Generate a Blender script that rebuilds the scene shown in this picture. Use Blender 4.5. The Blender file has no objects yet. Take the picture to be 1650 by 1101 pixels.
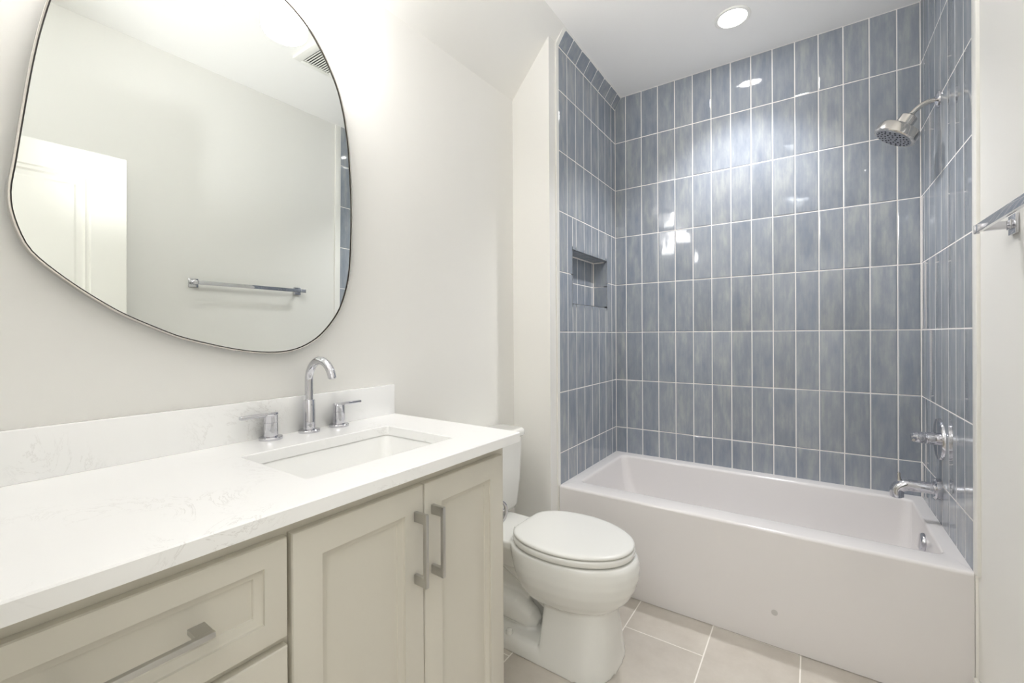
import bpy, bmesh, math, random
from mathutils import Vector, Matrix
random.seed(7)
PI = math.pi
C = bpy.context.scene.collection
SC = bpy.context.scene

# ------------------------------------------------------------------ camera
CAM_H = 1.208
f_px, yaw, pitch, roll, cy_off = 705.032, 0.59843, -0.0019029, -0.0054845, -8.846
F = Vector((-math.sin(yaw)*math.cos(pitch), math.cos(yaw)*math.cos(pitch), math.sin(pitch)))
R0 = Vector((math.cos(yaw), math.sin(yaw), 0)); U0 = R0.cross(F)
R1 = R0*math.cos(roll) + U0*math.sin(roll); U1 = U0*math.cos(roll) - R0*math.sin(roll)
cam = bpy.data.cameras.new('camera'); cam_o = bpy.data.objects.new('camera', cam); C.objects.link(cam_o)
m = Matrix((R1, U1, -F)).transposed().to_4x4(); m.translation = Vector((0, 0, CAM_H)); cam_o.matrix_world = m
cam.sensor_width = 36; cam.lens = f_px/1650*36; cam.shift_y = cy_off/1650; cam.clip_start = 0.02
SC.camera = cam_o

# ------------------------------------------------------------------ world, light, exposure
w = bpy.data.worlds.new('world'); SC.world = w; w.use_nodes = True
w.node_tree.nodes['Background'].inputs[0].default_value = (0.9, 0.95, 1, 1)
w.node_tree.nodes['Background'].inputs[1].default_value = 0.4
SC.view_settings.view_transform = 'Standard'; SC.view_settings.look = 'None'
SC.view_settings.gamma = 1; SC.view_settings.use_curve_mapping = False
SC.view_settings.exposure = 0.12
SC.cycles.use_denoising = True
SC.cycles.max_bounces = 12; SC.cycles.diffuse_bounces = 8; SC.cycles.glossy_bounces = 6
SC.cycles.sample_clamp_indirect = 8; SC.cycles.caustics_reflective = False; SC.cycles.blur_glossy = 0.3
FLASH_W = 62; SHADE_E = 24.0; LENS_E = 60; HALL_W = 25; BEAM_W = 88; POP_W = 44

def lamp(name, kind, loc, energy, col=(1, 1, 1), **kw):
    l = bpy.data.lights.new(name, kind); l.energy = energy; l.color = col
    for k, v in kw.items(): setattr(l, k, v)
    o = bpy.data.objects.new(name, l); C.objects.link(o); o.location = loc; return o
pop = lamp('patch_helper_spot', 'SPOT', (-.10, 0.03, 2.485), POP_W, (.90, .95, 1), spot_size=math.radians(62), spot_blend=.6, shadow_soft_size=.03)  # helper spot added under the ceiling for a bright patch mirrored in the tiles
pop.rotation_euler = (math.radians(176), 0, 0)
# the photographer's flash, bounced off the ceiling above the camera
fl = lamp('camera_flash', 'SPOT', (-.08, 0.10, 1.38), FLASH_W, (.955, .965, 1), spot_size=math.radians(72), spot_blend=1.0, shadow_soft_size=0.04)
FL_TILT = 137.0; fl.rotation_euler = (math.radians(FL_TILT), 0, math.radians(3))
lamp('hall_fill_light', 'AREA', (-.05, -.85, 2.56), HALL_W, (.96, .975, 1), shape='RECTANGLE', size=1.1, size_y=.8)  # unseen fill light added in the hall to brighten the bathroom

# ------------------------------------------------------------------ materials
def lin(c):
    def g(v):
        v /= 255
        return v/12.92 if v <= .04045 else ((v+.055)/1.055)**2.4
    return (g(c[0]), g(c[1]), g(c[2]), 1)
def mat(name, col, rough=.5, metal=0, **kw):
    mt = bpy.data.materials.new(name); mt.use_nodes = True
    b = mt.node_tree.nodes['Principled BSDF']
    b.inputs['Base Color'].default_value = lin(col); b.inputs['Roughness'].default_value = rough; b.inputs['Metallic'].default_value = metal
    for k, v in kw.items(): b.inputs[k].default_value = v
    return mt
def nt(mt):
    t = mt.node_tree; return t, t.nodes['Principled BSDF']
def node(t, typ, **kw):
    n = t.nodes.new(typ)
    for k, v in kw.items(): setattr(n, k, v)
    return n
def bump(mt, scale, strength, dist=.001, detail=2, coord='Object', stretch=None):
    t, b = nt(mt); tc = node(t, 'ShaderNodeTexCoord'); n = node(t, 'ShaderNodeTexNoise'); bp = node(t, 'ShaderNodeBump')
    src = tc.outputs[coord]
    if stretch:
        mp = node(t, 'ShaderNodeMapping'); mp.inputs['Scale'].default_value = stretch; t.links.new(src, mp.inputs[0]); src = mp.outputs[0]
    t.links.new(src, n.inputs['Vector']); n.inputs['Scale'].default_value = scale; n.inputs['Detail'].default_value = detail
    bp.inputs['Strength'].default_value = strength; bp.inputs['Distance'].default_value = dist
    t.links.new(n.outputs[0], bp.inputs['Height']); t.links.new(bp.outputs[0], b.inputs['Normal'])
M = {}
M['paint'] = mat('wall_paint', (234, 233, 229), .55); bump(M['paint'], 220, .12, .0006)
M['ceiling'] = mat('ceiling_paint', (248, 247, 245), .7); bump(M['ceiling'], 200, .1, .0006)
M['white'] = mat('white_trim_paint', (240, 239, 234), .35)
M['door'] = mat('door_paint', (240, 239, 233), .4)
M['cabinet'] = mat('cabinet_paint', (208, 204, 192), .38)
M['porcelain'] = mat('white_porcelain', (230, 230, 226), .12); M['porcelain'].node_tree.nodes['Principled BSDF'].inputs['Coat Weight'].default_value = .3
M['seat'] = mat('seat_plastic', (232, 232, 228), .22)
M['tub'] = mat('tub_acrylic', (226, 223, 222), .15)
M['sink'] = mat('sink_porcelain', (240, 240, 238), .1)
M['chrome'] = mat('chrome', (208, 208, 213), .05, 1)
M['nickel'] = mat('brushed_nickel', (212, 208, 202), .16, 1)
M['satin'] = mat('satin_nickel', (196, 195, 192), .3, 1)
M['darkgap'] = mat('dark_channel', (34, 30, 26), .5)
M['glass'] = mat('mirror_silver', (238, 241, 238), .0, 1)
M['grout'] = mat('white_grout', (240, 236, 233), .8)
M['floor_grout'] = mat('floor_grout', (242, 238, 231), .8)
M['rubber'] = mat('nozzle_rubber', (45, 47, 54), .6)
M['face'] = mat('spray_face_grey', (150, 153, 162), .35)
M['black'] = mat('vent_shade_black', (20, 19, 18), .8)
M['badge'] = mat('badge_grey', (192, 190, 188), .3)
M['hall'] = mat('hall_paint', (232, 231, 228), .7)

def emis(name, col, e):
    mt = bpy.data.materials.new(name); mt.use_nodes = True; t, b = nt(mt)
    b.inputs['Base Color'].default_value = (.9, .9, .88, 1); b.inputs['Roughness'].default_value = .3
    b.inputs['Emission Color'].default_value = lin(col); b.inputs['Emission Strength'].default_value = e
    return mt
M['shade'] = emis('opal_glass_lit', (249, 247, 246), SHADE_E)
M['lens'] = emis('downlight_lens_lit', (253, 250, 248), LENS_E)

def tile_mat():
    mt = mat('blue_grey_glazed_tile', (140, 152, 168), .06); t, b = nt(mt); L = t.links
    tc = node(t, 'ShaderNodeTexCoord'); geo = node(t, 'ShaderNodeNewGeometry')
    # every tile gets its own piece of the brushed glaze pattern
    off = node(t, 'ShaderNodeVectorMath', operation='SCALE'); cmb = node(t, 'ShaderNodeCombineXYZ')
    for i in range(3): L.new(geo.outputs['Random Per Island'], cmb.inputs[i])
    L.new(cmb.outputs[0], off.inputs[0]); off.inputs['Scale'].default_value = 37
    mp = node(t, 'ShaderNodeMapping'); mp.inputs['Scale'].default_value = (1, 1, .26); L.new(tc.outputs['Object'], mp.inputs[0])
    add = node(t, 'ShaderNodeVectorMath', operation='ADD'); L.new(mp.outputs[0], add.inputs[0]); L.new(off.outputs[0], add.inputs[1])
    n1 = node(t, 'ShaderNodeTexNoise'); n1.inputs['Scale'].default_value = 26; n1.inputs['Detail'].default_value = 5; n1.inputs['Roughness'].default_value = .6
    n2 = node(t, 'ShaderNodeTexNoise'); n2.inputs['Scale'].default_value = 120; n2.inputs['Detail'].default_value = 2
    mp2 = node(t, 'ShaderNodeMapping'); mp2.inputs['Scale'].default_value = (1, 1, .12)
    L.new(add.outputs[0], mp2.inputs[0]); L.new(add.outputs[0], n1.inputs['Vector']); L.new(mp2.outputs[0], n2.inputs['Vector'])
    mx = node(t, 'ShaderNodeMath', operation='MULTIPLY_ADD'); L.new(n2.outputs[0], mx.inputs[0]); mx.inputs[1].default_value = .22; L.new(n1.outputs[0], mx.inputs[2])
    mr = node(t, 'ShaderNodeMath', operation='MULTIPLY_ADD'); L.new(geo.outputs['Random Per Island'], mr.inputs[0]); mr.inputs[1].default_value = .14; L.new(mx.outputs[0], mr.inputs[2])
    cr = node(t, 'ShaderNodeValToRGB'); L.new(mr.outputs[0], cr.inputs[0])
    e = cr.color_ramp.elements; e[0].position = .42; e[0].color = lin((130, 138, 151)); e[1].position = 1.0; e[1].color = lin((175, 178, 178))
    k = e.new(.7); k.color = lin((149, 155, 163))
    L.new(cr.outputs[0], b.inputs['Base Color'])
    # hand-made waviness of the glaze
    n3 = node(t, 'ShaderNodeTexNoise'); n3.inputs['Scale'].default_value = 14; n3.inputs['Detail'].default_value = 1.5
    L.new(add.outputs[0], n3.inputs['Vector'])
    bp = node(t, 'ShaderNodeBump'); bp.inputs['Strength'].default_value = .35; bp.inputs['Distance'].default_value = .004
    L.new(n3.outputs[0], bp.inputs['Height']); L.new(bp.outputs[0], b.inputs['Normal'])
    return mt
M['tile'] = tile_mat()

def floor_mat():
    mt = mat('beige_porcelain_floor_tile', (200, 193, 183), .42); t, b = nt(mt); L = t.links
    tc = node(t, 'ShaderNodeTexCoord'); geo = node(t, 'ShaderNodeNewGeometry')
    n = node(t, 'ShaderNodeTexNoise'); n.inputs['Scale'].default_value = 9; n.inputs['Detail'].default_value = 8; n.inputs['Roughness'].default_value = .7
    L.new(tc.outputs['Object'], n.inputs['Vector'])
    mr = node(t, 'ShaderNodeMath', operation='MULTIPLY_ADD'); L.new(geo.outputs['Random Per Island'], mr.inputs[0]); mr.inputs[1].default_value = .1; L.new(n.outputs[0], mr.inputs[2])
    cr = node(t, 'ShaderNodeValToRGB'); L.new(mr.outputs[0], cr.inputs[0]); e = cr.color_ramp.elements
    e[0].position = .3; e[0].color = lin((190, 183, 173)); e[1].position = .8; e[1].color = lin((206, 200, 191))
    L.new(cr.outputs[0], b.inputs['Base Color']); return mt
M['floor'] = floor_mat()

def quartz_mat():
    mt = mat('white_veined_quartz', (245, 244, 243), .16); t, b = nt(mt); L = t.links
    tc = node(t, 'ShaderNodeTexCoord')
    mp = node(t, 'ShaderNodeMapping'); mp.inputs['Rotation'].default_value = (0, 0, .5); mp.inputs['Location'].default_value = (.37, .9, .2); L.new(tc.outputs['Object'], mp.inputs[0])
    n = node(t, 'ShaderNodeTexNoise'); n.inputs['Scale'].default_value = 7; n.inputs['Detail'].default_value = 9; n.inputs['Roughness'].default_value = .68; n.inputs['Distortion'].default_value = 1.6
    L.new(mp.outputs[0], n.inputs['Vector'])
    s = node(t, 'ShaderNodeMath', operation='SUBTRACT'); L.new(n.outputs[0], s.inputs[0]); s.inputs[1].default_value = .5
    a = node(t, 'ShaderNodeMath', operation='ABSOLUTE'); L.new(s.outputs[0], a.inputs[0])
    vr = node(t, 'ShaderNodeMapRange'); L.new(a.outputs[0], vr.inputs['Value']); vr.inputs['From Min'].default_value = 0; vr.inputs['From Max'].default_value = .012; vr.inputs['To Min'].default_value = 1; vr.inputs['To Max'].default_value = 0
    n2 = node(t, 'ShaderNodeTexNoise'); n2.inputs['Scale'].default_value = 4.2; n2.inputs['Detail'].default_value = 2; L.new(mp.outputs[0], n2.inputs['Vector'])
    mr = node(t, 'ShaderNodeMapRange'); L.new(n2.outputs[0], mr.inputs['Value']); mr.inputs['From Min'].default_value = .54; mr.inputs['From Max'].default_value = .72
    mu = node(t, 'ShaderNodeMath', operation='MULTIPLY'); L.new(vr.outputs[0], mu.inputs[0]); L.new(mr.outputs[0], mu.inputs[1])
    mu2 = node(t, 'ShaderNodeMath', operation='MULTIPLY'); L.new(mu.outputs[0], mu2.inputs[0]); mu2.inputs[1].default_value = .5
    mix = node(t, 'ShaderNodeMix', data_type='RGBA'); L.new(mu2.outputs[0], mix.inputs['Factor'])
    mix.inputs['A'].default_value = lin((245, 245, 244)); mix.inputs['B'].default_value = lin((176, 172, 166))
    L.new(mix.outputs['Result'], b.inputs['Base Color']); return mt
M['quartz'] = quartz_mat()

# ------------------------------------------------------------------ frames: world, and the vanity wall (a touch off square)
OL = Vector((-1.275, 1.895, 0)); TH = -math.asin(.014)
RL = Matrix.Rotation(TH, 3, 'Z')
def toW(p): return OL + RL @ Vector((p[0], p[1]-1.895, p[2]))
ORG = {}
def props(o, label, cat, group=None, kind=None):
    if label: o['label'] = label
    if cat: o['category'] = cat
    if group: o['group'] = group
    if kind: o['kind'] = kind
def thing(name, label, cat, org, frame='W', group=None):
    o = bpy.data.objects.new(name, None); C.objects.link(o); o.empty_display_size = .1
    if frame == 'L': o.location = toW(org); o.rotation_euler = (0, 0, TH)
    else: o.location = org
    ORG[o.name] = Vector(org); props(o, label, cat, group); return o

class MB:
    def __init__(s): s.v = []; s.f = []; s.mi = []
    def add(s, v, f, mi=0):
        b = len(s.v); s.v += [Vector(p) for p in v]; s.f += [[b+i for i in q] for q in f]; s.mi += [mi]*len(f); return s
    def bm(s, b, mi=0):
        b.verts.ensure_lookup_table(); b.verts.index_update()
        s.add([v.co.copy() for v in b.verts], [[v.index for v in f.verts] for f in b.faces], mi); b.free(); return s
    def box(s, x0, x1, y0, y1, z0, z1, bev=0, seg=2, mi=0):
        b = bmesh.new(); bmesh.ops.create_cube(b, size=1)
        for v in b.verts: v.co = Vector(((x0+x1)/2+v.co.x*(x1-x0), (y0+y1)/2+v.co.y*(y1-y0), (z0+z1)/2+v.co.z*(z1-z0)))
        if bev: bmesh.ops.bevel(b, geom=b.edges[:], offset=bev, segments=seg, affect='EDGES', profile=.5)
        return s.bm(b, mi)
    def loft(s, rings, cap0=True, cap1=True, closed=True, mi=0):
        n = len(rings[0]); v = [p for r in rings for p in r]; f = []
        for i in range(len(rings)-1):
            for j in range(n if closed else n-1):
                k = (j+1) % n; f.append([i*n+j, i*n+k, (i+1)*n+k, (i+1)*n+j])
        if cap0: f.append(list(range(n))[::-1])
        if cap1: f.append([(len(rings)-1)*n+j for j in range(n)])
        return s.add(v, f, mi)
    def lathe(s, prof, org, axis, n=32, mi=0, cap0=True, cap1=True):
        a = Vector(axis).normalized(); x = a.orthogonal().normalized(); y = a.cross(x); o = Vector(org)
        return s.loft([[o+a*t+(x*math.cos(2*PI*j/n)+y*math.sin(2*PI*j/n))*r for j in range(n)] for r, t in prof], cap0, cap1, True, mi)
    def tube(s, path, rad, n=16, mi=0, cap=True):
        P = [Vector(p) for p in path]; R = rad if isinstance(rad, (list, tuple)) else [rad]*len(P); rings = []
        t = (P[1]-P[0]).normalized(); x = t.orthogonal().normalized()
        for i, p in enumerate(P):
            t = (P[min(i+1, len(P)-1)]-P[max(i-1, 0)]).normalized(); x = (x-t*x.dot(t)).normalized(); y = t.cross(x)
            rings.append([p+(x*math.cos(2*PI*j/n)+y*math.sin(2*PI*j/n))*R[i] for j in range(n)])
        return s.loft(rings, cap, cap, True, mi)
    def prism(s, poly, d0, d1, ax, mi=0):
        """poly of 2-D points extruded along axis ax ('y': points are x,z; 'x': y,z; 'z': x,y)"""
        def P(a, b, d): return (a, d, b) if ax == 'y' else ((d, a, b) if ax == 'x' else (a, b, d))
        return s.loft([[P(a, b, d0) for a, b in poly], [P(a, b, d1) for a, b in poly]], mi=mi)
    def build(s, name, mats, parent=None, smooth=35, org=None, frame='W', fix=True):
        me = bpy.data.meshes.new(name); o = bpy.data.objects.new(name, me); C.objects.link(o)
        root = parent
        while root is not None and root.parent is not None: root = root.parent
        g = ORG[root.name] if root is not None else Vector(org if org is not None else (0, 0, 0))
        if frame == 'L' and root is None:
            o.location = toW(g); o.rotation_euler = (0, 0, TH)
        elif root is None: o.location = g
        me.from_pydata([v-g for v in s.v], [], s.f)
        for p, k in zip(me.polygons, s.mi): p.material_index = k
        for mt in (mats if isinstance(mats, (list, tuple)) else [mats]): me.materials.append(mt)
        b = bmesh.new(); b.from_mesh(me)
        if fix: bmesh.ops.recalc_face_normals(b, faces=b.faces[:])
        for f in b.faces: f.smooth = smooth > 0
        for e in b.edges:
            if len(e.link_faces) == 2 and e.calc_face_angle(0) > math.radians(max(smooth, 1)): e.smooth = False
        b.to_mesh(me); b.free()
        if parent is not None: o.parent = parent
        ORG[o.name] = g
        return o

def struct(mb, name, mats, **kw):
    o = mb.build(name, mats, **kw); o['kind'] = 'structure'; return o

# ------------------------------------------------------------------ room numbers
XL, XR, YB, YT = -1.051, .426, 2.749, 1.972      # tile faces; YT front edge of the tile
XW = .434                                         # painted right wall
YW = 1.885                                        # wing wall
CEIL = 2.745; RIM = .447; YN = -.045              # ceiling, tub rim, wall behind the camera
ROW0 = 2.4547; RP = .308; SLX0, SLZ0, SLX1 = -1.275, 2.426, -1.003   # sloped ceiling
def slope_z(x): return SLZ0 + (x-SLX0)*(CEIL-SLZ0)/(SLX1-SLX0)

# floor (12 x 24 tiles laid in running bond)
def add_tile(mb, o, u, v, n, u0, u1, v0, v1, g=.0023, h=.0013, pil=.0010, bev=.0034, mi=1, tilt=.0):
    u0 += g; u1 -= g; v0 += g; v1 -= g
    if u1-u0 < .006 or v1-v0 < .006: return
    b1 = min(bev, (u1-u0)/3, (v1-v0)/3)
    tu, tv = [max(-1.3, min(1.3, random.gauss(0, 1)))*tilt for _ in range(2)]; cu, cv = (u0+u1)/2, (v0+v1)/2
    def ring(ins, hh):
        return [o+u*a+v*b+n*(hh+(tu*(a-cu)+tv*(b-cv) if hh > h-1e-6 else 0)) for a, b in ((u0+ins, v0+ins), (u1-ins, v0+ins), (u1-ins, v1-ins), (u0+ins, v1-ins))]
    mb.loft([ring(0, 0), ring(0.0003, h-pil), ring(b1, h)], cap0=False, mi=mi)
X, Y, Z = Vector((1, 0, 0)), Vector((0, 1, 0)), Vector((0, 0, 1))
mb = MB(); mb.box(-1.40, .70, -1.6, 2.0, -.12, -.0012)
for ci in range(-4, 6):
    x0 = -.034-.3022*ci; x1 = x0+.3022
    offs = {0: 1.55, 1: 1.55+.41, 2: 1.755, 3: 1.55, 4: 1.35}.get(ci, 1.55+.2*(ci % 3))
    for k in range(-7, 3):
        a, b = offs+.61*k, offs+.61*(k+1)
        a, b = max(a, -1.6), min(b, 2.0); c, d = max(x0, -1.40), min(x1, .70)
        if b-a > .02 and d-c > .02: add_tile(mb, Vector((0, 0, -.0012)), X, Y, Z, c, d, a, b, g=.0024, h=.0012, pil=.0003, bev=.001)
struct(mb, 'floor', [M['floor_grout'], M['floor']], smooth=25)

# ceiling, slope
mb = MB(); mb.box(SLX1-.02, XW+.12, YN-.12, YB+.12, CEIL, CEIL+.12); struct(mb, 'ceiling', M['ceiling'])
mb = MB(); mb.prism([(SLX0-.12, slope_z(SLX0-.12)), (SLX1, CEIL), (SLX1, CEIL+.12), (SLX0-.12, CEIL+.12)], YN-.12, YB+.12, 'y')
struct(mb, 'ceiling_sloped', M['paint'])
# vanity wall (left) in its own frame
mb = MB(); mb.box(-.12, 0, YN-.15, 1.97, 0, 2.56); struct(mb, 'wall_left', M['paint'], frame='L', org=(0, 0, 0))
# wing wall between toilet and tub; its end face carries on into the tile
xe = -1.058
mb = MB(); mb.prism([(-1.40, 0), (xe, 0), (xe, slope_z(xe)+.02), (-1.40, slope_z(-1.40)+.02)], YW, YT+.004, 'y')
struct(mb, 'wall_wing', M['paint'])
# right wall
mb = MB(); mb.box(XW, XW+.12, YN-.12, YT-.001, 0, CEIL+.01); struct(mb, 'wall_right', M['paint'])
# wall behind the camera with the doorway, and the hall beyond
DX0, DX1, DH = -.47, .31, 2.05
mb = MB(); mb.box(-1.45, DX0, YN-.11, YN, 0, CEIL+.02); mb.box(DX1, XW+.02, YN-.11, YN, 0, CEIL+.02); mb.box(DX0, DX1, YN-.11, YN, DH, CEIL+.02)
struct(mb, 'wall_near', M['paint'])
mb = MB(); mb.box(-1.45, .7, -1.72, -1.6, 0, 2.6); mb.box(-1.57, -1.45, -1.72, YN-.11, 0, 2.6); mb.box(.7, .82, -1.72, YN-.11, 0, 2.6); mb.box(-1.57, .82, -1.72, YN-.11, 2.6, 2.72); mb.box(XW+.01, .82, YN-.13, YN-.11, 0, 2.6)
struct(mb, 'wall_hall', M['hall'])
mb = MB()
for a, b in ((DX0-.07, DX0), (DX1, DX1+.07)): mb.box(a, b, YN, YN+.014, 0, DH+.07, .003)
mb.box(DX0, DX1, YN, YN+.014, DH, DH+.07, .003)
for a, b in ((DX0, DX0+.012), (DX1-.012, DX1)): mb.box(a, b, YN-.11, YN, 0, DH)
struct(mb, 'trim_3', M['white'])
# baseboards
mb = MB(); mb.box(XW-.013, XW, .0, YT-.012, 0, .12, .003); struct(mb, 'baseboard_right', M['white'])
mb = MB(); mb.box(-1.26, xe+.0, YW-.013, YW, 0, .12, .003); struct(mb, 'baseboard_wing', M['white'])
mb = MB(); mb.box(0, .013, 1.075, 1.87, 0, .12, .003); struct(mb, 'baseboard_left', M['white'], frame='L', org=(0, 0, 0))

# ------------------------------------------------------------------ tiled walls
GB = .0010                                        # grout lies this far behind the tile face
rows = [(ROW0, CEIL)] + [(ROW0-RP*(k+1), ROW0-RP*k) for k in range(6)] + [(RIM-.02, ROW0-RP*6)]
# back wall
ZT = RIM-.012
mb = MB(); mb.box(XL-.12, XR+.12, YB+GB, YB+.1, ZT, CEIL+.01)
cx = [XL] + sorted(.3435-.1018*j for j in range(14)) + [XR]
o = Vector((0, YB+GB, 0))
zc_ = lambda z: z
for a, b in zip(cx, cx[1:]):
    for z0, z1 in rows:
        add_tile(mb, o, X, Z, -Y, a, b, z0, min(z1, CEIL), tilt=.0035)
struct(mb, 'wall_back', [M['grout'], M['tile']], smooth=12)
# right tiled wall
mb = MB(); mb.box(XR+GB, XR+.11, YT-.001, YB+GB, ZT, CEIL+.01)
cyr = [YT] + [2.0676+.1021*k for k in range(7)] + [YB]
o = Vector((XR+GB, 0, 0))
for a, b in zip(cyr, cyr[1:]):
    for z0, z1 in rows: add_tile(mb, o, Y, Z, -X, a, b, z0, min(z1, CEIL), tilt=.0012, h=.0007, pil=.0005, bev=.0025)
struct(mb, 'wall_tile_right', [M['grout'], M['tile']], smooth=12)
# left tiled wall with the niche and the sloped strip on top
NY0, NY1, NZ0, NZ1, ND = 2.124, 2.600, 1.376, 1.664, .093
SZ = 2.672; SX1 = -1.005                           # where the tile breaks into the slope, where it meets the ceiling
xg = XL-GB
mb = MB()
def slab(y0, y1, z0, z1): mb.box(xg-.02, xg, y0, y1, z0, z1)
slab(YT, NY0, ZT, SZ); slab(NY1, YB+GB, ZT, SZ); slab(NY0, NY1, ZT, NZ0); slab(NY0, NY1, NZ1, SZ)
xn = XL-ND
mb.box(xn-.02, xn, NY0-.02, NY1+.02, NZ0-.02, NZ1+.02)
mb.box(xn, xg, NY0-.02, NY0, NZ0-.02, NZ1+.02); mb.box(xn, xg, NY1, NY1+.02, NZ0-.02, NZ1+.02)
mb.box(xn, xg, NY0, NY1, NZ0-.02, NZ0); mb.box(xn, xg, NY0, NY1, NZ1, NZ1+.02)
cyl = [YT] + [2.0650+.1026*k for k in range(7)] + [YB]
o = Vector((xg, 0, 0))
rl = [(ROW0, SZ)] + rows[1:]
for a, b in zip(cyl, cyl[1:]):
    for z0, z1 in rl:
        if b <= NY0 or a >= NY1 or z1 <= NZ0 or z0 >= NZ1: add_tile(mb, o, Y, Z, X, a, b, z0, z1, tilt=.003); continue
        if a < NY0: add_tile(mb, o, Y, Z, X, a, NY0, z0, z1, tilt=.003)
        if b > NY1: add_tile(mb, o, Y, Z, X, NY1, b, z0, z1, tilt=.003)
        aa, bb = max(a, NY0), min(b, NY1)
        if z0 < NZ0: add_tile(mb, o, Y, Z, X, aa, bb, z0, NZ0, tilt=.003)
        if z1 > NZ1: add_tile(mb, o, Y, Z, X, aa, bb, NZ1, z1, tilt=.003)
# niche lining
for a, b in zip(cyl, cyl[1:]):
    aa, bb = max(a, NY0+.004), min(b, NY1-.004)
    if bb-aa > .01:
        for z0, z1 in ((NZ0+.004, 1.508), (1.508, NZ1-.004)): add_tile(mb, Vector((xn, 0, 0)), Y, Z, X, aa, bb, z0, z1, tilt=.002)
for z0, z1 in ((NZ0+.004, 1.508), (1.508, NZ1-.004)):
    add_tile(mb, Vector((0, NY1, 0)), X, Z, -Y, xn+.004, XL, z0, z1)
    add_tile(mb, Vector((0, NY0, 0)), X, Z, Y, xn+.004, XL, z0, z1)
add_tile(mb, Vector((0, 0, NZ1)), X, Y, -Z, xn+.004, XL, NY0+.004, NY1-.004)
add_tile(mb, Vector((0, 0, NZ0)), X, Y, Z, xn+.004, XL, NY0+.004, NY1-.004)
# sloped strip
sd = Vector((SX1-XL, 0, CEIL-SZ)); sl = sd.length; sd.normalize(); sn = Vector((sd.z, 0, -sd.x))
q0, q1 = Vector((XL, 0, SZ))-sn*GB, Vector((SX1, 0, CEIL))-sn*GB
mb.prism([(q0.x, q0.z), (q1.x, q1.z), (xg-.02, CEIL), (xg-.02, SZ-.002), (q0.x, SZ-.002)], YT, YB+GB, 'y')
for a, b in zip(cyl, cyl[1:]): add_tile(mb, Vector((XL, 0, SZ))-sn*GB, Y, sd, sn, a, b, 0, sl, tilt=.003)
struct(mb, 'wall_tile_left', [M['grout'], M['tile']], smooth=12)
# white edge trims where the tile ends
mb = MB(); mb.prism([(XL+.001, RIM), (XL+.001, SZ), (SX1+.001, CEIL), (SX1-.02, CEIL), (XL-.012, SZ), (XL-.012, RIM)], YT-.024, YT, 'y'); mb.box(xe-.002, XL-.0012, 1.958, YT, 0, RIM); struct(mb, 'trim_1', M['white'])
mb = MB(); mb.box(XR-.001, XW+.003, YT-.042, YT, RIM+.001, CEIL, .0015); mb.box(XR+.0012, XW+.003, 1.958, YT, 0, RIM); struct(mb, 'trim_2', M['white'])

# ------------------------------------------------------------------ bathtub
def rrect(x0, x1, y0, y1, r, z, n=8):
    p = []
    for cx_, cy_, a0 in ((x1-r, y1-r, 0), (x0+r, y1-r, PI/2), (x0+r, y0+r, PI), (x1-r, y0+r, 1.5*PI)):
        for i in range(n+1):
            a = a0+PI/2*i/n; p.append(Vector((cx_+r*math.cos(a), cy_+r*math.sin(a), z)))
    return p
tub = thing('bathtub', 'white alcove bathtub with a smooth flat apron in front of the blue tiled walls', 'bathtub', (-.31, 2.35, 0))
x0, x1, y0, y1 = XL-.0005, XR+.0005, 1.960, YB+.0005
rg = [rrect(x0, x1, y0, y1, .002, .002), rrect(x0, x1, y0, y1, .002, RIM-.012)]
for k in range(1, 5):
    a = PI/2*k/4; rg.append(rrect(x0+.0, x1-.0, y0+.012*(1-math.cos(a)), y1, .002, RIM-.012+.012*math.sin(a)))
ix0, ix1, iy0, iy1 = -.997, .384, 2.062, 2.690
rg.append(rrect(ix0, ix1, iy0, iy1, .035, RIM))
for k in range(1, 5):
    a = PI/2*k/4; d = .014*math.sin(a); rg.append(rrect(ix0+d, ix1-d*.5, iy0+d, iy1-d, .035, RIM-.014*(1-math.cos(a))))
rg.append(rrect(ix0+.04, ix1-.012, iy0+.03, iy1-.03, .05, .30))
rg.append(rrect(ix0+.085, ix1-.025, iy0+.05, iy1-.05, .07, .16))
rg.append(rrect(ix0+.13, ix1-.06, iy0+.085, iy1-.085, .09, .10))
rg.append(rrect(ix0+.25, ix1-.15, iy0+.18, iy1-.18, .08, .088))
mb = MB(); mb.loft(rg); mb.build('shell', M['tub'], tub, smooth=50)
xo = ix1-.011
ov = Vector((xo, 2.375, .368))
mb = MB(); mb.lathe([(.0, .016), (.026, .016), (.033, .012), (.036, .006), (.036, -.004)][::-1], ov, (-1, 0, .12), 36)
oc = mb.build('overflow_cover', M['chrome'], tub); oc['label'] = 'round chrome overflow cover'
mb = MB(); mb.lathe([(.011, 0), (.011, .0012)], (-.118, y0, .132), (0, -1, 0), 24); ba = mb.build('badge', M['badge'], tub); ba['label'] = 'small grey spot low on the apron'
mb = MB(); mb.lathe([(.035, 0), (.035, .004), (.028, .006)], (ix1-.24, 2.376, .088), (0, 0, 1), 28); mb.build('drain', M['chrome'], tub)

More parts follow.
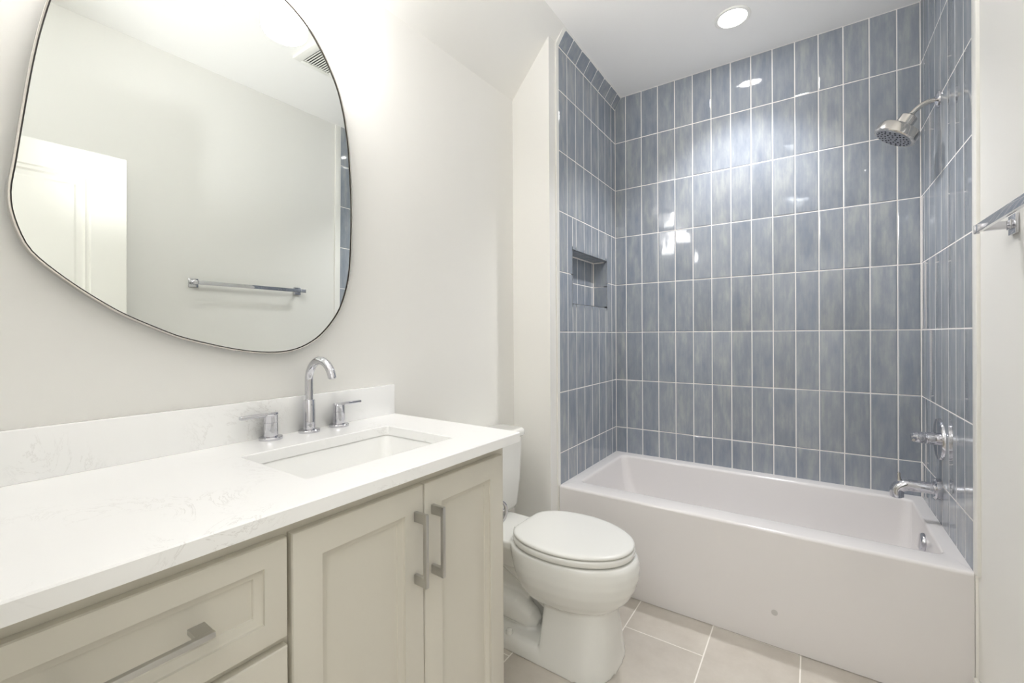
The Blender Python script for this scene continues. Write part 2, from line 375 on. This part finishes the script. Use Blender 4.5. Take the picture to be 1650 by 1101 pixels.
# tub spout, valve and shower head on the right tiled wall
SY = 2.395
t = thing('tub_spout', 'curved chrome tub spout over the end of the bathtub, below the round valve plate', 'tub spout', (XR, SY, .585))
mb = MB(); mb.lathe([(.041, -.004), (.042, .002), (.042, .016), (.038, .021), (.026, .022)], (XR, SY, .585), (-1, 0, 0), 36); mb.build('flange', M['chrome'], t)
P = [(XR-.015, SY, .585), (XR-.05, SY, .585), (.335, SY, .585)]
for k in range(1, 9):
    a = PI/2*k/8; P.append((.335-.042*math.sin(a), SY, .585-.03*(1-math.cos(a))))
P += [(.293, SY, .545), (.293, SY, .533)]
mb = MB(); mb.tube(P, [.023]*3+[.0232]*8+[.0238, .0238], 24); mb.lathe([(.017, 0), (.017, .004)], (.293, SY, .5325), (0, 0, -1), 20); mb.build('spout', M['chrome'], t)
mb = MB(); mb.lathe([(.007, 0), (.007, .022), (.006, .024), (.006, .038), (.004, .04)], (.302, SY, .592), (-.05, 0, 1), 16); mb.build('diverter_knob', M['nickel'], t)

t = thing('shower_valve', 'chrome shower valve with a round wall plate and knob, above the tub spout', 'shower valve', (XR, SY, .785))
mb = MB(); mb.lathe([(.083, -.004), (.083, .003), (.079, .009), (.06, .0115), (.024, .012)], (XR, SY, .785), (-1, 0, 0), 48); mb.build('plate', M['chrome'], t)
mb = MB(); mb.lathe([(.025, .008), (.025, .041), (.023, .043)], (XR, SY, .785), (-1, 0, 0), 32); mb.build('hub', M['chrome'], t)
mb = MB(); mb.lathe([(.0215, .042), (.0228, .045), (.0228, .066), (.021, .068), (.021, .083), (.017, .088), (.006, .09)], (XR, SY, .785), (-1, 0, 0), 32)
mb.lathe([(.0075, .012), (.0075, .048), (.0055, .051)], (.352, SY, .783), (-.25, -1, -.05), 16); mb.build('handle', M['chrome'], t)

t = thing('overhead_shower', 'nickel shower head on a bent arm high on the right tiled wall', 'shower head', (XR, SY, 2.137))
mb = MB(); mb.lathe([(.032, -.004), (.033, .001), (.030, .006), (.018, .010), (.0125, .014)], (XR, SY, 2.137), (-1, 0, 0), 36); mb.build('flange', M['chrome'], t)
ax = Vector((-.55, 0, -.835)).normalized(); fc = Vector((.288, SY, 2.017))
P = [(XR-.006, SY, 2.137), (.408, SY, 2.1365)]
p0, p1, p2 = Vector((.408, SY, 2.1365)), Vector((.372, SY, 2.138)), fc-ax*.096
for k in range(1, 11):
    q = k/10; P.append(p0*(1-q)**2+p1*2*q*(1-q)+p2*q*q)
mb = MB(); mb.tube(P, .0095, 18); mb.build('arm', M['nickel'], t)
mb = MB(); mb.lathe([(.012, -.100), (.014, -.094), (.026, -.092), (.030, -.088), (.031, -.050), (.028, -.047), (.028, -.043)], fc, ax, 36); mb.build('collar', M['nickel'], t)
mb = MB(); mb.lathe([(.03, -.046), (.064, -.043), (.073, -.039), (.0765, -.032), (.0765, -.003), (.073, .001), (.064, .001)], fc, ax, 48); mb.build('head', M['nickel'], t)
mb = MB(); mb.lathe([(.066, .0), (.064, .003), (.01, .0036)], fc, ax, 48)
xx = ax.orthogonal().normalized(); yy = ax.cross(xx)
for rr, n in ((.057, 20), (.044, 14), (.030, 10), (.014, 5)):
    for j in range(n):
        a = 2*PI*j/n+rr*40; c = fc+ax*.0028+(xx*math.cos(a)+yy*math.sin(a))*rr
        mb.lathe([(.0034, 0), (.003, .0022)], c, ax, 8, mi=1)
mb.build('spray_face', [M['face'], M['rubber']], t)['label'] = 'grey spray face with dark rubber nozzles'

# ------------------------------------------------------------------ towel bar on the right wall
t = thing('towel_bar', 'square chrome towel bar mounted on the painted right wall', 'towel bar', (XW, 1.34, 1.482))
for yy_ in (1.03, 1.645):
    mb = MB(); mb.box(XW-.008, XW, yy_-.024, yy_+.024, 1.459, 1.509, .0015); mb.box(XW-.014, XW-.008, yy_-.012, yy_+.012, 1.472, 1.496, .001)
    fl_ = mb.build('flange', M['chrome'], t)
    mb = MB(); mb.box(.369-.006, XW-.012, yy_-.006, yy_+.006, 1.474, 1.494, .001); mb.build('post', M['chrome'], t)
mb = MB(); mb.box(.369-.005, .369+.005, 1.010, 1.668, 1.473, 1.495, .001); mb.build('bar', M['chrome'], t)
mb = MB(); mb.box(.369-.0055, .369+.0055, 1.668, 1.673, 1.4725, 1.4955, .001); mb.build('end_cap', M['chrome'], t)

# ------------------------------------------------------------------ ceiling fittings
t = thing('recessed_ceiling_light', 'lit round white recessed light in the ceiling above the tub', 'ceiling light', (-.307, 2.366, CEIL))
mb = MB(); mb.lathe([(.080, -.0005), (.080, .003), (.076, .006), (.064, .005), (.061, .001), (.061, -.0005)], (-.307, 2.366, CEIL), (0, 0, -1), 48, cap0=False, cap1=False); mb.build('trim_ring', M['white'], t)
mb = MB(); mb.lathe([(.0605, 0), (.0605, .0015)], (-.307, 2.366, CEIL), (0, 0, -1), 48); mb.build('lens', M['lens'], t)
be = lamp('downlight_beam', 'SPOT', (-.307, 2.366, CEIL-.008), BEAM_W, (.99, .985, 1), spot_size=math.radians(110), spot_blend=.7, shadow_soft_size=.055)
VX0, VX1, VY0, VY1 = -.385, -.115, 1.315, 1.555
t = thing('ceiling_vent', 'white slotted exhaust vent cover on the ceiling, seen in the mirror', 'vent', ((VX0+VX1)/2, (VY0+VY1)/2, CEIL))
ox0, ox1 = VX0+.03, VX1-.025; n = 11; pit = (VY1-VY0-.08)/n
mb = MB(); mb.box(VX0, VX1, VY0, VY0+.045, CEIL-.014, CEIL, .003); mb.box(VX0, VX1, VY1-.035, VY1, CEIL-.014, CEIL, .003)
mb.box(VX0, ox0, VY0+.044, VY1-.034, CEIL-.014, CEIL, .001); mb.box(ox1, VX1, VY0+.044, VY1-.034, CEIL-.014, CEIL, .001); mb.build('frame', M['white'], t)
mb = MB(); mb.box(ox0-.005, ox1+.005, VY0+.04, VY1-.03, CEIL-.0012, CEIL-.0004); mb.build('backing', M['black'], t)['label'] = 'black sheet standing in for the shaded opening behind the slats'  # flat black sheet puts the shade of the slots into the colour
for k in range(n):
    y_ = VY0+.045+pit*(k+.5); mb = MB(); mb.box(ox0-.002, ox1+.002, y_, y_+pit*.46, CEIL-.010, CEIL-.0075, .0008); mb.build('slat', M['white'], t)

# ------------------------------------------------------------------ door leaf standing open against the right wall
dang = math.radians(-3.5)
door = bpy.data.objects.new('door_1', None); C.objects.link(door); door['kind'] = 'structure'
HX, HY = .262, -.022
door.location = (HX, HY, 0); door.rotation_euler = (0, 0, math.radians(3.2)); ORG['door_1'] = Vector((0, 0, 0))
DW, DT = .705, .035
def panel_rings(y0, y1, z0, z1, prof, face):
    return [[Vector((face+d, a, b)) for a, b in ((y0+i, z0+i), (y1-i, z0+i), (y1-i, z1-i), (y0+i, z1-i))] for i, d in prof]
mb = MB()
st, tr_, br, mid0, mid1 = .125, .112, .22, .92, 1.05
# stiles and rails as one slab face with two sunk panels
ys = [0, st, DW-st, DW]; zs = [.01, br, mid0, mid1, 2.035-tr_, 2.035]
for fx, sgn in ((0, -1), (DT, 1)):
    for i in range(3):
        for j in range(5):
            if i == 1 and j in (1, 3):
                mb.loft(panel_rings(ys[i], ys[i+1], zs[j], zs[j+1], [(0, 0), (.006, -sgn*.006), (.012, -sgn*.006), (.020, -sgn*.003), (.028, -sgn*.010), (.048, -sgn*.010), (.056, -sgn*.007)], fx), cap0=False)
            else: mb.add([(fx, ys[i], zs[j]), (fx, ys[i+1], zs[j]), (fx, ys[i+1], zs[j+1]), (fx, ys[i], zs[j+1])], [[0, 1, 2, 3]])
mb.add([(0, 0, .01), (DT, 0, .01), (DT, DW, .01), (0, DW, .01), (0, 0, 2.035), (DT, 0, 2.035), (DT, DW, 2.035), (0, DW, 2.035)], [[0, 1, 2, 3], [4, 5, 6, 7], [0, 1, 5, 4], [2, 3, 7, 6]])
dl = mb.build('door_leaf', M['door'], None, smooth=20, fix=True); dl.parent = door
mb = MB()
for s_, x_ in ((-1, 0), (1, DT)):
    mb.lathe([(.026, 0), (.026, .006), (.012, .010), (.011, .03), (.014, .034)], (x_, DW-.06, .96), (s_, 0, 0), 24); mb.tube([(x_+s_*.034, DW-.06, .96), (x_+s_*.04, DW-.09, .96), (x_+s_*.038, DW-.17, .96)], .007, 12)
dh = mb.build('door_handle', M['satin'], None); dh.parent = door

# ================================================================== vanity side (frame L)
# ------------------------------------------------------------------ mirror
gl = [(-.319, .7247), (-.3323, .6574), (-.3396, .6117), (-.3465, .5618), (-.3584, .4598), (-.3667, .3848), (-.3725, .3402), (-.3735, .3162), (-.3715, .2903), (-.3656, .2635), (-.3592, .2425), (-.3502, .221), (-.3352, .2011), (-.3131, .179), (-.2863, .1549), (-.2498, .1262), (-.2076, .097), (-.1552, .07), (-.1068, .0472), (-.0544, .0307), (.0024, .0156), (.0556, .0052), (.1041, .0004), (.148, .0008), (.1958, .0101), (.2459, .0356), (.2856, .0712), (.3194, .115), (.3385, .1542), (.3539, .2021), (.3638, .2522), (.369, .3144), (.3725, .4386), (.3690, .5483), (.3613, .6605), (.3543, .7069), (.3444, .7637), (.3248, .8304), (.3006, .8784), (.2687, .9274), (.2260, .9758), (.1874, 1.0018), (.1488, 1.0191), (.10, 1.031), (.05, 1.036), (0, 1.033), (-.06, 1.021), (-.12, .998), (-.18, .962), (-.235, .91), (-.28, .84), (-.304, .78)]
def resample(pts, n):
    m_ = len(pts); dense = []
    for i in range(m_):
        p0, p1, p2, p3 = [Vector(pts[(i+k) % m_]) for k in (-1, 0, 1, 2)]
        for k in range(8):
            q = k/8; dense.append(.5*((2*p1)+(p2-p0)*q+(2*p0-5*p1+4*p2-p3)*q*q+(3*p1-p0-3*p2+p3)*q**3))
    for _ in range(6): dense = [(dense[i-1]+dense[i]*2+dense[(i+1) % len(dense)])/4 for i in range(len(dense))]
    L = [0]
    for i in range(len(dense)): L.append(L[-1]+(dense[(i+1) % len(dense)]-dense[i]).length)
    out = []; j = 0
    for k in range(n):
        tt = L[-1]*k/n
        while L[j+1] < tt: j += 1
        q = (tt-L[j])/(L[j+1]-L[j]); out.append(dense[j].lerp(dense[(j+1) % len(dense)], q))
    return out
OUT = resample(gl, 180)
def offset(pts, d):
    n = len(pts); r = []
    for i in range(n):
        tt = (pts[(i+1) % n]-pts[i-1]).normalized(); r.append(pts[i]+Vector((tt.y, -tt.x))*d)
    return r
def R3(pts, x): return [Vector((x, p.x, p.y)) for p in pts]
mir = thing('wall_mirror', 'large asymmetric rounded mirror with a thin metal frame on the vanity wall', 'mirror', (0, 0, 0), 'L')
mir.location = toW((.008, .528, 1.165)); mir.rotation_euler = (0, .0109, TH+.0066)
mb = MB(); mb.loft([R3(OUT, .004), R3(OUT, .018)]); mb.build('glass', M['glass'], mir, smooth=30)
o1, o2 = offset(OUT, .0026), offset(OUT, .0058)
mb = MB(); mb.loft([R3(OUT, .015), R3(OUT, .0185), R3(o1, .0185), R3(o1, .015)], False, False); mb.build('gasket', M['darkgap'], mir)['label'] = 'dark line around the glass'
mb = MB(); mb.loft([R3(o1, .002), R3(o1, .0225), R3(offset(OUT, .0031), .023), R3(offset(OUT, .0053), .023), R3(o2, .0225), R3(o2, 0), R3(o1, 0)], False, False); mb.build('frame', M['nickel'], mir, smooth=40)

# ------------------------------------------------------------------ vanity light
vl = thing('vanity_light', 'three-lamp wall light with glowing white glass shades above the mirror', 'wall light', (0, .515, 2.34), 'L')
mb = MB(); mb.box(0, .022, .215, .815, 2.31, 2.385, .004); mb.build('backplate', M['chrome'], vl)
for y_ in (.732, .517, .302):
    mb = MB(); mb.tube([(.018, y_, 2.345), (.09, y_, 2.345), (.120, y_, 2.342), (.129, y_, 2.332), (.129, y_, 2.31)], .008, 14); mb.lathe([(.034, 0), (.034, -.012), (.02, -.018)][::-1], (.129, y_, 2.30), (0, 0, 1), 28)
    mb.build('arm', M['chrome'], vl)
    zb = 2.142; pr = []
    for k in range(0, 8):
        a = PI/2*k/7; pr.append((.043+.022*math.sin(a), zb+.022*(1-math.cos(a))))
    mb = MB(); mb.lathe([(.004, zb)]+pr+[(.065, 2.30), (.062, 2.303), (.03, 2.303)], (.129, y_, 0), (0, 0, 1), 40); mb.build('lamp_shade', M['shade'], vl)['label'] = 'glowing white glass shade'

# ------------------------------------------------------------------ vanity cabinet
ZC, ZU = .9225, .8945
CY0, CY1 = -.030, 1.056; XD = .555; XFR = .536
cab = thing('vanity_cabinet', 'cream painted vanity cabinet with two doors and drawers under the counter', 'cabinet', (.27, .52, 0), 'L')
mb = MB()
mb.box(.003, XFR-.018, CY1-.018, CY1, .0, ZU); mb.box(.003, XFR-.018, CY0, CY0+.018, .0, ZU)
mb.box(.003, .021, CY0+.018, CY1-.018, .1, ZU); mb.box(.003, XFR-.018, CY0+.018, CY1-.018, .1, .118)
mb.box(.003, XFR-.018, .403, .421, .118, ZU); mb.box(.40, .46, CY0+.018, CY1-.018, .0, .1)
mb.build('carcass', M['cabinet'], cab, smooth=20)
mb = MB()
for a, b in ((CY0, CY0+.035), (.392, .432), (CY1-.035, CY1)): mb.box(XFR-.018, XFR, a, b, .1, ZU)
for a, b, c, d in ((CY0+.035, .392, ZU-.042, ZU), (.432, CY1-.035, ZU-.042, ZU), (CY0+.035, .392, .1, .13), (.432, CY1-.035, .1, .13), (CY0+.035, .392, .665, .705), (CY0+.035, .392, .385, .42)): mb.box(XFR-.018, XFR, a, b, c, d)
mb.build('face_frame', M['cabinet'], cab, smooth=20)
def front(name, y0, y1, z0, z1, st, br=None):
    mb = MB(); br = br or st
    e = .002
    fr = [Vector((XD-.018, a, b)) for a, b in ((y0, z0), (y1, z0), (y1, z1), (y0, z1))]
    def rq(x, i, d=0): return [Vector((x, a, b)) for a, b in ((y0+i, z0+i), (y1-i, z0+i), (y1-i, z1-i), (y0+i, z1-i))]
    mb.loft([rq(XFR+.0005, 0), rq(XD-.004, 0), rq(XD-.001, .0015), rq(XD, .005), rq(XD, st), rq(XD-.005, st+.0004), rq(XD-.0065, st+.003), rq(XD-.0095, st+.0135), rq(XD-.0125, st+.0150), rq(XD-.0125, st+.02)])
    return mb.build(name, M['cabinet'], cab, smooth=25)
def pull(parent, c, vert, L=.163):
    mb = MB(); xb = XD+.030; w = .0044
    if vert:
        y_, z0, z1 = c[0], c[1]-L/2, c[1]+L/2
        mb.box(xb, xb+.009, y_-w, y_+w, z0, z1, .0012)
        for a, b in ((z0, z0+.023), (z1-.023, z1)): mb.box(XD, xb+.0085, y_-w*.98, y_+w*.98, a+.0004, b-.0004, .0012)
    else:
        z_, y0, y1 = c[1], c[0]-L/2, c[0]+L/2
        mb.box(xb, xb+.009, y0, y1, z_-w, z_+w, .0012)
        for a, b in ((y0, y0+.023), (y1-.023, y1)): mb.box(XD, xb+.0085, a+.0004, b-.0004, z_-w*.98, z_+w*.98, .0012)
    h = mb.build('pull_handle', M['satin'], parent); h['label'] = 'square satin nickel pull'; return h
d = front('cabinet_door', .417, .7235, .123, .8655, .0555); d['label'] = 'cream door with sunk panel, pull at its right edge'; pull(d, (.6975, .731), True)
d = front('cabinet_door', .7265, 1.028, .123, .8655, .0555); d['label'] = 'cream door with sunk panel, pull at its left edge'; pull(d, (.7505, .731), True)
for z0, z1, sz in ((.6945, .8645, .0385), (.409, .678, .0385), (.123, .393, .0385)):
    d = front('drawer', -.002, .409, z0, z1, sz); pull(d, (.2035, (z0+z1)/2+.003), False)

# ------------------------------------------------------------------ countertop, backsplash, sink
HX0, HX1, HY0, HY1 = .174, .464, .497, .926
mb = MB()
A = rrect(.0, .578, CY0-.004, 1.088, .003, 0, 6); B = rrect(HX0, HX1, HY0, HY1, .012, 0, 6)
def rz(r, z, s=0):
    cx_ = sum(p.x for p in r)/len(r); cy_ = sum(p.y for p in r)/len(r)
    return [Vector((p.x-s*(1 if p.x > cx_ else -1), p.y-s*(1 if p.y > cy_ else -1), z)) for p in r]
mb.loft([rz(B, ZU), rz(A, ZU), rz(A, ZC-.0025), rz(A, ZC, .0025), rz(B, ZC, -.002), rz(B, ZC-.002), rz(B, ZU)], False, False)
ct = mb.build('countertop', M['quartz'], None, smooth=0, frame='L', org=(.29, .53, ZU)); props(ct, 'white quartz countertop with faint grey veins on the vanity cabinet', 'countertop')
mb = MB(); mb.box(.0005, .020, CY0-.004, 1.088, ZC, 1.028, .0015)
bs = mb.build('backsplash', M['quartz'], None, frame='L', org=(.01, .53, ZC)); props(bs, 'low white quartz backsplash strip along the wall behind the faucet', 'backsplash')
sk = thing('sink', 'white rectangular undermount sink set into the countertop', 'sink', (.32, .71, .75), 'L')
g = .004
def sr(i, z, r): return rrect(HX0-g+i, HX1+g-i, HY0-g+i, HY1+g-i, r, z, 6)
mb = MB(); mb.loft([sr(-.012, ZU-.0015, .02), sr(0, ZU-.0015, .02), sr(.004, ZU-.006, .022), sr(.012, .84, .03), sr(.024, .79, .04), sr(.045, .768, .05), sr(.10, .760, .04),
    sr(.10, .750, .04), sr(.04, .756, .05), sr(.012, .785, .04), sr(0, .84, .03), sr(-.012, ZU-.012, .02), sr(-.012, ZU-.0015, .02)], False, False)
mb.add([p for p in sr(.10, .760, .04)], [list(range(28))]); mb.add([p for p in sr(.10, .750, .04)], [list(range(28))])
mb.build('basin', M['sink'], sk, smooth=50)
mb = MB(); mb.lathe([(.03, 0), (.03, .003), (.022, .005), (.02, .002)], (.319, .711, .760), (0, 0, 1), 28); mb.build('drain', M['chrome'], sk)

# ------------------------------------------------------------------ faucet
fa = thing('bathroom_faucet', 'three-piece chrome sink faucet with arched spout and two lever handles', 'faucet', (.055, .738, ZC), 'L')
FX, FY = .052, .739
mb = MB(); mb.lathe([(.030, 0), (.030, .006), (.0285, .008), (.0165, .0085), (.0165, .094), (.0150, .0965), (.011, .097)], (FX, FY, ZC), (0, 0, 1), 36)
rc = .0605; zc_a = 1.0765; P = [(FX, FY, ZC+.09), (FX, FY, ZC+.12), (FX, FY, zc_a)]
for k in range(1, 21):
    a = math.radians(168)*k/20; P.append((FX+rc-rc*math.cos(a), FY, zc_a+rc*math.sin(a)))
mb.tube(P, .0116, 24); e1, e2 = Vector(P[-2]), Vector(P[-1]); mb.lathe([(.009, 0), (.009, .0025)], e2, e2-e1, 20)
mb.build('spout', M['chrome'], fa)
for y_, sg in ((.627, -1), (.838, 1)):
    mb = MB(); mb.lathe([(.030, 0), (.030, .006), (.0285, .008), (.018, .0085), (.018, .0465), (.0172, .047), (.0172, .0485), (.018, .049), (.018, .068), (.0168, .0695)], (FX, y_, ZC), (0, 0, 1), 36)
    hd = mb.build('handle', M['chrome'], fa)
    mb = MB(); ya, yb = sorted((y_-sg*.018, y_+sg*.080)); mb.box(FX-.0075, FX+.0075, ya, yb, ZC+.064, ZC+.074, .003, 3); mb.build('lever', M['chrome'], hd)

# ------------------------------------------------------------------ paper holder on the far side of the cabinet
tp = thing('paper_holder', 'chrome toilet paper holder on the cabinet side, peeking out beside the toilet tank', 'toilet paper holder', (.45, CY1, .65), 'L')
mb = MB(); mb.lathe([(.024, 0), (.024, .006), (.02, .009), (.009, .012), (.009, .05)], (.452, CY1, .648), (0, 1, 0), 28); mb.build('post', M['chrome'], tp)
mb = MB(); P = []
for k in range(13):
    a = math.radians(-78+156*k/12); P.append((.474+.006*math.cos(a), 1.115+.034*math.cos(a), .648+.036*math.sin(a)))
mb.tube(P, [.003+.0035*math.sin(PI*k/12) for k in range(13)], 12); mb.tube([(.452, CY1+.048, .648), (.463, 1.125, .648), (.474, 1.145, .648)], .006, 12); mb.build('curved_arm', M['chrome'], tp)

# ------------------------------------------------------------------ toilet
YC = 1.530
to = thing('toilet', 'white two-piece toilet with closed lid between the vanity and the bathtub', 'toilet', (.40, YC, 0), 'L')
def egg(xb, xf, w, z, xm=None, n=96, pf=2.1, pb=3.0, sc=1):
    """egg outline: blunt at the back, pointed to the front"""
    xm = xm if xm is not None else xb+(xf-xb)*.45; p = []
    for j in range(n):
        a = 2*PI*j/n; c, s_ = math.cos(a), math.sin(a)
        pw = pf if c > 0 else pb
        rx = (xf-xm) if c > 0 else (xm-xb)
        p.append(Vector((xm+rx*math.copysign(abs(c)**(2/pw), c), YC+w*math.copysign(abs(s_)**(2/pw), s_), z)))
    return p
RZ = .403
mb = MB()
# bowl bulb
mb.loft([egg(.42, .66, .09, .185), egg(.38, .682, .118, .208, .50), egg(.35, .716, .150, .232, .50), egg(.332, .744, .170, .262, .50), egg(.315, .764, .182, .30, .50), egg(.303, .774, .187, .335, .50), egg(.296, .775, .187, .365, .50), egg(.29, .770, .185, .39, .50), egg(.29, .762, .181, RZ, .50)])
# deck behind the seat and neck to the wall
mb.loft([egg(.05, .36, .075, .27, .2, pf=5, pb=5), egg(.04, .40, .105, .33, .2, pf=5, pb=5), egg(.035, .42, .128, .375, .2, pf=5, pb=5), egg(.035, .42, .128, RZ-.004, .2, pf=5, pb=5)])
# pedestal column
mb.loft([egg(.44, .706, .156, .0, .56, pf=2.9, pb=12), egg(.442, .702, .153, .03, .56, pf=2.9, pb=12), egg(.448, .692, .136, .12, .56, pf=2.9, pb=12), egg(.452, .678, .120, .20, .56, pf=2.9, pb=12), egg(.457, .664, .108, .26, .56, pf=3, pb=12)])
# foot plate
mb.loft([egg(.09, .50, .157, .0, .3, pf=12, pb=8), egg(.09, .50, .154, .030, .3, pf=12, pb=8), egg(.10, .50, .143, .050, .3, pf=12, pb=8), egg(.11, .50, .125, .055, .3, pf=12, pb=8)])
# trapway: the diagonal tube under the deck and the low bend behind the pedestal
mb.tube([(.13, YC, .30), (.22, YC, .285), (.31, YC, .24), (.39, YC, .185), (.47, YC, .14)], [.056, .058, .056, .052, .05], 20)
mb.tube([(.12, YC-.045, .09), (.20, YC-.045, .11), (.30, YC-.045, .105), (.365, YC-.045, .085), (.395, YC-.045, .075)], [.05, .055, .054, .042, .02], 20)
mb.tube([(.12, YC+.045, .09), (.20, YC+.045, .11), (.30, YC+.045, .105), (.365, YC+.045, .085), (.395, YC+.045, .075)], [.05, .055, .054, .042, .02], 20)
mb.box(.14, .34, YC-.03, YC+.03, .03, .26)
bowl = mb.build('bowl', M['porcelain'], to, smooth=180, fix=True)
md = bowl.modifiers.new('blend', 'REMESH'); md.mode = 'VOXEL'; md.voxel_size = .005; md.use_smooth_shade = True
md = bowl.modifiers.new('soften', 'SMOOTH'); md.factor = .5; md.iterations = 4
for s_ in (-1, 1):
    mb = MB(); mb.lathe([(.014, 0), (.014, .008), (.011, .016), (.004, .019)], (.312, YC+s_*.132, .050), (0, 0, 1), 20); mb.build('bolt_cap', M['porcelain'], to)
def lid_outline(z, ins=0):
    half = [(.303, 0), (.303, .045), (.304, .075), (.311, .102), (.330, .128), (.362, .152), (.40, .170), (.45, .181), (.50, .185), (.55, .182), (.60, .171), (.65, .150), (.70, .117), (.73, .085), (.75, .047), (.758, 0)]
    pts = half+[(a, -b) for a, b in half[-2:0:-1]]
    r = resample([Vector(p) for p in pts][::-1], 72)
    r = offset(r, -ins) if ins else r
    return [Vector((p.x, YC+p.y, z)) for p in r]
mb = MB(); mb.loft([lid_outline(.407, .010), lid_outline(.409, .003), lid_outline(.413, 0), lid_outline(.426, .0), lid_outline(.4305, .003), lid_outline(.4315, .010)]); mb.build('seat', M['seat'], to, smooth=60)
mb = MB(); mb.loft([lid_outline(.4345, .012), lid_outline(.4350, .004), lid_outline(.4365, .0015), lid_outline(.441, .0015), lid_outline(.4450, .004), lid_outline(.4472, .010), lid_outline(.4485, .022), lid_outline(.4492, .035)]); mb.build('lid', M['seat'], to, smooth=60)
for s_ in (-1, 1):
    mb = MB(); mb.tube([(.292, YC+s_*.03, .424), (.292, YC+s_*.058, .424)], .009, 16); mb.box(.280, .300, YC+s_*.045-.013, YC+s_*.045+.013, RZ-.006, .424, .003)
    mb.build('hinge', M['seat'], to)
# tank
TW = .202
def tk(x0, x1, w, z, r=.03): return rrect(x0, x1, YC-w, YC+w, r, z, 8)
mb = MB(); mb.loft([tk(.045, .125, TW-.045, .404, .03), tk(.03, .145, TW-.026, .412, .035), tk(.026, .152, TW-.019, .43, .035), tk(.02, .162, TW-.013, .55, .03), tk(.016, .170, TW-.009, .745, .03)]); mb.build('tank', M['porcelain'], to, smooth=50)
mb = MB(); mb.loft([tk(.012, .174, TW-.006, .742, .03), tk(.008, .182, TW, .748, .034), tk(.008, .182, TW, .768, .034), tk(.011, .179, TW-.003, .774, .032), tk(.018, .172, TW-.010, .777, .03)]); mb.build('tank_lid', M['porcelain'], to, smooth=50)
mb = MB(); mb.lathe([(.012, 0), (.012, .008)], (.171, YC-.105, .69), (1, 0, 0), 20); mb.box(.176, .184, YC-.115, YC-.045, .684, .696, .003); mb.build('flush_lever', M['chrome'], to)
